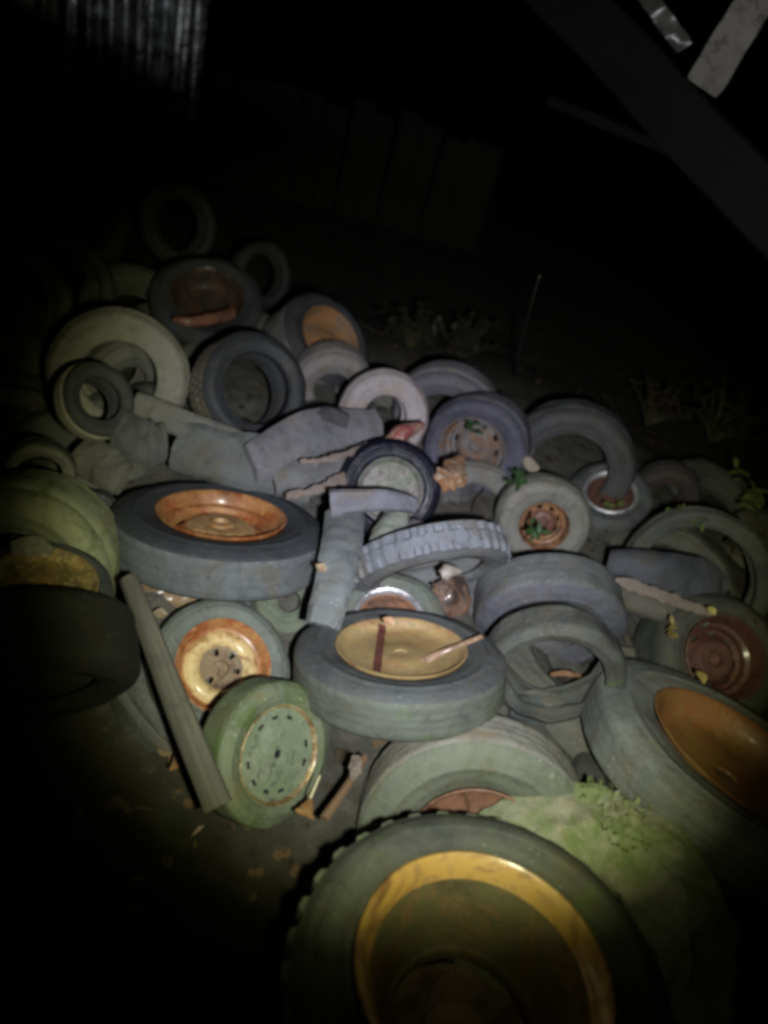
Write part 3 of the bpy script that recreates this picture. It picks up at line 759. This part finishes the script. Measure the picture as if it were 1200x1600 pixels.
strip('rust_lip', 'dim rusty curved scrap lying in the mouth of the dim wheel', 'scrap', [(270, 500, .44, 8), (310, 502, .45, 15), (368, 488, .46, 14)], metal((.26, .12, .075), (.16, .07, .045), None, .5), .01, curl=.2, rag=.1, seg=14, across=4)
# tall bare stalk
strip('dry_stalk', 'thin dry stalk standing in the dark behind the heap', 'stalk', [(806, 590, .30, 5), (812, 545, .55, 4.5), (826, 490, .85, 4), (842, 435, 1.15, 3.5)], wood((.014, .014, .015), (.009, .009, .01)), .008, seg=14, across=2, bev=False)


def fallen_leaf(label, px, py, h, size, mat, seed):
    rnd = random.Random(seed)
    p = at(px, py, h); S = size * scale_at(p)
    vs, fs = [], []
    a = rnd.uniform(0, 6.28)
    d = V((math.cos(a), math.sin(a), .25)); up = V((rnd.uniform(-.3, .3), -.5, 1))
    leaf_mesh(vs, fs, -d * S * .5, d, up, S, S * .75, .35)
    vs2 = [(x, y, z - .002) for x, y, z in vs]
    n0 = len(vs)
    o = mesh_obj('fallen_leaf', vs + vs2, fs + [tuple(i + n0 for i in f) for f in fs], mat)
    o.location = p
    tag(o, label, 'leaf', 'fallen leaves')


lf_pale = leafmat((.27, .21, .13), (.14, .10, .055), 'leaf_pale')
lf_gold = leafmat((.50, .42, .15), (.36, .28, .10), 'leaf_gold')
fallen_leaf('large pale curled leaf alone on the dark soil near the bottom', 320, 1308, .10, 52, lf_pale, 1)
fallen_leaf('pale brown leaf lying against the lower edge of the plank', 262, 1168, .16, 40, lf_pale, 2)
fallen_leaf('orange brown leaf just below the one against the plank', 275, 1188, .15, 34, leafmat((.32, .18, .08), (.20, .10, .05), 'leaf_orange'), 3)
fallen_leaf('pale leaf on the dark soil below the plank leaves', 232, 1197, .12, 36, lf_pale, 4)
fallen_leaf('dim small leaf on the dark soil under the black tyre', 196, 1166, .12, 28, lf_pale, 5)
fallen_leaf('small golden leaf on the dark red rusty rim', 1096, 1056, .47, 26, lf_gold, 6)
fallen_leaf('golden leaf at the right end of the long pale frayed edge', 1112, 953, .56, 18, lf_gold, 7)
fallen_leaf('pale bit of leaf at the upper right of the dark red rimmed wheel', 1183, 972, .46, 22, lf_pale, 8)
fallen_leaf('small pinkish leaf on the green grey tyre end left of the bent band', 502, 886, .58, 20, lf_pale, 9)
fallen_leaf('small pale leaf between the plank and the cream rimmed wheel', 250, 958, .36, 22, lf_pale, 10)
fallen_leaf('tan leaf on the far lip of the ochre rim', 607, 970, .49, 20, leafmat((.40, .24, .13), (.3, .17, .08), 'leaf_tan'), 11)

# ------------------------------------------------------------------ ground
def gz(x, y):
    n_ = noise.fractal(V((x * .9, y * .9, 0)), 1, 2, 5) * .05 + noise.noise(V((x * 6, y * 6, 3))) * .014
    mnd = max(0, 1 - ((x - .05) / 1.9) ** 2 - ((y - 2.6) / 1.9) ** 2)
    return n_ + .32 * mnd ** .6 - .02


def axis_pts():
    v, o = [], 0.0
    while o < 3.2: v.append(o); o += .05
    st = .05
    while o < 120: v.append(o); st *= 1.25; o += st
    v.append(130)
    return v


pos = axis_pts()
xs = [-q for q in reversed(pos[1:])] + pos
ys = [q + 2.2 for q in xs]
vs = [(x, y, gz(x, y)) for y in ys for x in xs]
nx = len(xs)
fs = [(j * nx + i, j * nx + i + 1, (j + 1) * nx + i + 1, (j + 1) * nx + i) for j in range(len(ys) - 1) for i in range(nx - 1)]
m, n, l, b = nodes_for('damp_soil')
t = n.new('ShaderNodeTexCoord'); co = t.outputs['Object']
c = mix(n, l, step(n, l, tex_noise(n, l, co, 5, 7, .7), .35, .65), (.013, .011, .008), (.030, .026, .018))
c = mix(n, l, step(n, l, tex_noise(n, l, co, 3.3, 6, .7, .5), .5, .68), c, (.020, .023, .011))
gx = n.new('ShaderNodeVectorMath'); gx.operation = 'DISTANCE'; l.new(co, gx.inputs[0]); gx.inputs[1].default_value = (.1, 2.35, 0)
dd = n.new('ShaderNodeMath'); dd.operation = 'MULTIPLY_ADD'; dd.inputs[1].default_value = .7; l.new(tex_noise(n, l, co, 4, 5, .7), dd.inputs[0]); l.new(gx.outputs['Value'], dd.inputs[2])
gap_lift = mix(n, l, step(n, l, tex_noise(n, l, co, 14, 7, .75), .38, .66), (.085, .083, .072), (.17, .165, .14))  # paler soil tone painted under the heap, lifting the shade in its gaps
c = mix(n, l, step(n, l, dd.outputs[0], 1.95, 1.35), c, gap_lift)
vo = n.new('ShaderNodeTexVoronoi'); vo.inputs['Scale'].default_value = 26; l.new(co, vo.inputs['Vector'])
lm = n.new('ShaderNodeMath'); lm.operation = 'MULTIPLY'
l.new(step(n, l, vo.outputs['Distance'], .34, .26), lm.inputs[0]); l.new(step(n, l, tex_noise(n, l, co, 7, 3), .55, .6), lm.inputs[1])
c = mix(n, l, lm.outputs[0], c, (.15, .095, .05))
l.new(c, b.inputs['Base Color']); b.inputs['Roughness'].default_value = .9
bump(n, l, b, tex_noise(n, l, co, 40, 8, .75), .8, .02)
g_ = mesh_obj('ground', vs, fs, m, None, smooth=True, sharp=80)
tag(g_, 'damp dark soil with moss and leaf bits, painted paler under the heap', None, None, 'structure')



# ------------------------------------------------------------------ half buried tyres showing in the gaps
def pix(p):
    d = p - CP; z = d.dot(fwd)
    return W0 / 2 + F * d.dot(CR) / z, H0 / 2 - F * d.dot(CU) / z


frnd = random.Random(21)
fmats = [rubber((.105, .112, .10), .85, .15), rubber((.12, .122, .125), .85), rubber((.13, .13, .11), .9, .1), rubber((.09, .10, .085), .8, .2)]
row = 0
y = 1.35
while y < 3.7:
    x = -1.75 + (row % 2) * .23
    while x < 1.9:
        xx, yy = x + frnd.uniform(-.09, .09), y + frnd.uniform(-.07, .07)
        px, py = pix(V((xx, yy, .2)))
        inside = (-40 < px < 1230) and py < 1330 and py > 520 + max(0, px - 380) * .33 + (60 if px < 80 else 0)
        if px < 330 and py > 1050: inside = False
        if px < 240 and py > 900: inside = False
        if px > 800 and py < 700: inside = False
        for ex, ey, er in ((347, 803, 175), (607, 960, 100), (950, 785, 150), (628, 1010, 150), (610, 770, 70), (738, 704, 85), (850, 822, 70), (1133, 1028, 115)):
            if math.hypot(px - ex, py - ey) < er: inside = False
        if inside:
            tl = frnd.uniform(0, 6.28); am = frnd.uniform(.1, .75)
            z = V((math.cos(tl) * am, math.sin(tl) * am - .15, 1)).normalized()
            R = frnd.uniform(.23, .31)
            root = empty('tyre_casing', V((xx, yy, min(gz(xx, yy) + .04, .22) + .05 * frnd.random())), z.to_track_quat('Z', 'Y'))
            mt = frnd.choice(fmats)
            tyre_body(root, R, R * .62, frnd.uniform(.45, .6), frnd.choice(['worn', 'worn', 'rib', 'smooth']), mt, mt, 100 + len(TYRES_ROOTS) + int(x * 10), 1.5, frnd.choice([0, .6]))
            tag(root, 'dull half buried tyre glimpsed in a gap between the upper tyres', 'tyre', 'half buried tyres in the gaps of the heap')
        x += .37
    y += .33; row += 1

# ------------------------------------------------------------------ leaf litter and grit
lrnd = random.Random(5)
vs, fs = [], []
for q in range(2600):
    x, y = lrnd.uniform(-2.2, 2.2), lrnd.uniform(.35, 4.2)
    if q % 5 == 0: x, y = lrnd.gauss(1.0, .22), lrnd.gauss(2.45, .25)
    a = lrnd.uniform(0, 6.28)
    S = lrnd.uniform(.012, .040) * (1 if lrnd.random() < .8 else 1.5)
    leaf_mesh(vs, fs, V((x, y, gz(x, y) + .006)), V((math.cos(a), math.sin(a), lrnd.uniform(-.1, .5))), V((lrnd.uniform(-.4, .4), lrnd.uniform(-.4, .4), 1)), S, S * lrnd.uniform(.3, .8), lrnd.uniform(.1, .6))
for q in range(260):
    x, y = lrnd.uniform(-1.6, 1.9), lrnd.uniform(.5, 3.9)
    a = lrnd.uniform(0, 6.28); L = lrnd.uniform(.05, .22); r = lrnd.uniform(.0015, .004)
    d = V((math.cos(a), math.sin(a), lrnd.uniform(-.05, .3))).normalized(); sd_ = d.cross(V((0, 0, 1))).normalized(); up_ = sd_.cross(d)
    k = len(vs); c0 = V((x, y, gz(x, y) + .008))
    for i in range(5):
        t = i / 4; c = c0 + d * (L * t) + sd_ * (L * .12 * noise.noise(V((x * 9, t * 2, q)))) 
        for m_ in range(4): vs.append(tuple(c + sd_ * (r * math.cos(m_ * 1.57)) + up_ * (r * math.sin(m_ * 1.57))))
    for i in range(4):
        for m_ in range(4): fs.append((k + i * 4 + m_, k + i * 4 + (m_ + 1) % 4, k + i * 4 + 4 + (m_ + 1) % 4, k + i * 4 + 4 + m_))
o = mesh_obj('leaf_litter', vs, fs, leafmat((.075, .055, .034), (.030, .023, .016), 'leaf_litter'))
tag(o, 'thin scatter of brown leaf litter and twigs on the dark soil', None, None, 'stuff')

# ------------------------------------------------------------------ moss and small weeds growing on the pale worn tyre
bpy.context.view_layer.update()
slab = [t for t in TYRES_ROOTS if 'moss covered lugged tyre' in t['label']][0]
mrnd = random.Random(9)
vs, fs = [], []
for ch in slab.children:
    mw = ch.matrix_world
    for po in ch.data.polygons:
        c = mw @ po.center; nn = (mw.to_3x3() @ po.normal).normalized()
        if nn.dot((CP - c).normalized()) < .1: nn = -nn
        if noise.noise(c * 7 + V((3, 1, 2))) < .18: continue
        if po.area * 60000 < mrnd.random() * 12: continue
        for q in range(2):
            S = mrnd.uniform(.008, .022)
            a = mrnd.uniform(0, 6.28)
            d = (nn + V((math.cos(a), math.sin(a), .5)) * .8).normalized()
            leaf_mesh(vs, fs, c - nn * .002, d, nn + V((.1, .05, .1)), S, S * mrnd.uniform(.3, .6), .2)
o = mesh_obj('moss', vs, fs, leafmat((.11, .15, .05), (.15, .17, .075), 'moss_green'))
tag(o, 'yellow green moss growing over the pale worn tyre', None, None, 'stuff')

# ------------------------------------------------------------------ shed behind: corrugated wall, timbers
def corrugated(parent, a, b_, top, drop, mat, wl_=.125, amp=.020, cut=0.0):
    """wavy sheet from world point a to b_ (its bottom corners), rising to height top"""
    d = b_ - a; Ln = V((d.x, d.y, 0)).length
    u = V((d.x, d.y, 0)).normalized(); nn = V((u.y, -u.x, 0))
    n1 = int(Ln / wl_ * 10); rows = 10
    vs, fs = [], []
    for i in range(n1 + 1):
        s = i / n1
        for j in range(rows + 1):
            t = j / rows
            z0 = a.z + (b_.z - a.z) * s + .02 * noise.noise(V((s * 9, 5, cut)))
            z = z0 + (top - z0) * t
            w = amp * math.sin(2 * math.pi * s * Ln / wl_ + .5 * noise.noise(V((s * 4, t * 2, cut * 3)))) + .08 * noise.noise(V((s * 3.1, t * 1.2, cut)))
            q = a + u * (s * Ln) + nn * w
            vs.append((q.x - a.x, q.y - a.y, z - a.z))
    k = rows + 1
    for i in range(n1):
        for j in range(rows):
            fs.append((i * k + j, i * k + k + j, i * k + k + j + 1, i * k + j + 1))
    n0 = len(vs)
    vs += [(x - nn.x * .0012, y - nn.y * .0012, z) for x, y, z in vs]
    fs += [tuple(reversed([i + n0 for i in f])) for f in fs]
    o = mesh_obj('corrugated_sheet', vs, fs, mat, parent, smooth=True, sharp=80)
    o.location = a - parent.location
    return o


m_corr = metal((.46, .48, .50), (.10, .105, .10), (.22, .23, .22), .5, .36, .85, name='galvanised_sheet', scale=4)
m_corr2 = metal((.22, .24, .18), (.15, .16, .10), (.10, .09, .05), .5, .5, .4, name='stained_sheet', scale=6)
rt = empty('corrugated_wall', atd(200, 120, 5.2), IDQ)
tag(rt, 'dim corrugated metal wall with bright vertical glints at the top left', 'wall')
corrugated(rt, atd(20, 30, 5.35), atd(96, 100, 5.28), 2.9, 0, m_corr2, cut=1)
corrugated(rt, atd(92, 118, 5.25), atd(226, 166, 5.16), 2.9, 0, m_corr, cut=2)
corrugated(rt, atd(220, 172, 5.14), atd(306, 196, 5.08), 2.9, 0, m_corr, cut=3)


def timber(name, label, cat, p0, p1, w, d, mat, face=None, parent=None):
    """a squared timber between two world points with chipped ends"""
    z = (p1 - p0); L = z.length; z.normalize()
    f = (face or (CP - p0)); x = z.cross(f).normalized(); y = x.cross(z).normalized()
    vs, fs = [], []
    N = 14
    sec = [(-1, -1), (-.9, -1.0), (.9, -1.0), (1, -.9), (1, .9), (.9, 1), (-.9, 1), (-1, .9)][1:] + [(-1, -.9)]
    for i in range(N + 1):
        t = i / N
        for k, (a, b_) in enumerate(sec):
            e_ = .03 * noise.noise(V((k * 1.3, L, i))) if i in (0, N) else 0
            wob = .008 * noise.noise(V((t * 4, k, L * 3)))
            q = z * (t * L + e_) + x * (a * w / 2 + wob) + y * (b_ * d / 2 + wob)
            vs.append(tuple(q))
    for i in range(N):
        for k in range(8):
            fs.append((i * 8 + k, i * 8 + (k + 1) % 8, i * 8 + 8 + (k + 1) % 8, i * 8 + 8 + k))
    fs.append(tuple(range(8))); fs.append(tuple(N * 8 + k for k in range(8)))
    o = mesh_obj(name, vs, fs, mat, parent, sharp=35, uv=[(i / N * L, k * w / 3 + L * 7.7) for i in range(N + 1) for k in range(8)])
    o.location = p0
    return tag(o, label, cat)


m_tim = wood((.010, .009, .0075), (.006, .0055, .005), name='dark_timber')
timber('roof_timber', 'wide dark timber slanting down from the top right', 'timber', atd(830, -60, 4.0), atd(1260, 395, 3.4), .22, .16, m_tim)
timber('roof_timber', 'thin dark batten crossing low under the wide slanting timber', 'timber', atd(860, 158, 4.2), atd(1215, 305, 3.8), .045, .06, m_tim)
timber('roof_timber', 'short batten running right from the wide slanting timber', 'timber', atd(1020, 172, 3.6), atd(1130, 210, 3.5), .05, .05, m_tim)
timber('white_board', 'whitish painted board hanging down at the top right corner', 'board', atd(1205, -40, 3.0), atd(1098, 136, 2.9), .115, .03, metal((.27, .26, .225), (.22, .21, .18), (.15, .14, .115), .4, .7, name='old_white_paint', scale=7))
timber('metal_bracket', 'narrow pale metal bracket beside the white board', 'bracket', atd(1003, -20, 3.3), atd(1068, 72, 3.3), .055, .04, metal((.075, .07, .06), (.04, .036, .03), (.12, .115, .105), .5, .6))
# plank partition in the dark behind the heap
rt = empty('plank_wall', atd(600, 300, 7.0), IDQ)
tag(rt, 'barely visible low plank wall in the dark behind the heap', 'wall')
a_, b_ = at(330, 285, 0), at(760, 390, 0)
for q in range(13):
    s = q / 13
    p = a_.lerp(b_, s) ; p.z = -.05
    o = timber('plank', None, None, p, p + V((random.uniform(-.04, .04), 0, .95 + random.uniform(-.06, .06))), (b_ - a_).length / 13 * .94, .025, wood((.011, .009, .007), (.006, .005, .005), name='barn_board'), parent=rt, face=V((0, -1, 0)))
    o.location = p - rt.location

for lb, R, p in TYRES: print('R=%.2f z=%.2f d=%.2f %s' % (R, p.z, (p - CP).length, lb[:60]))
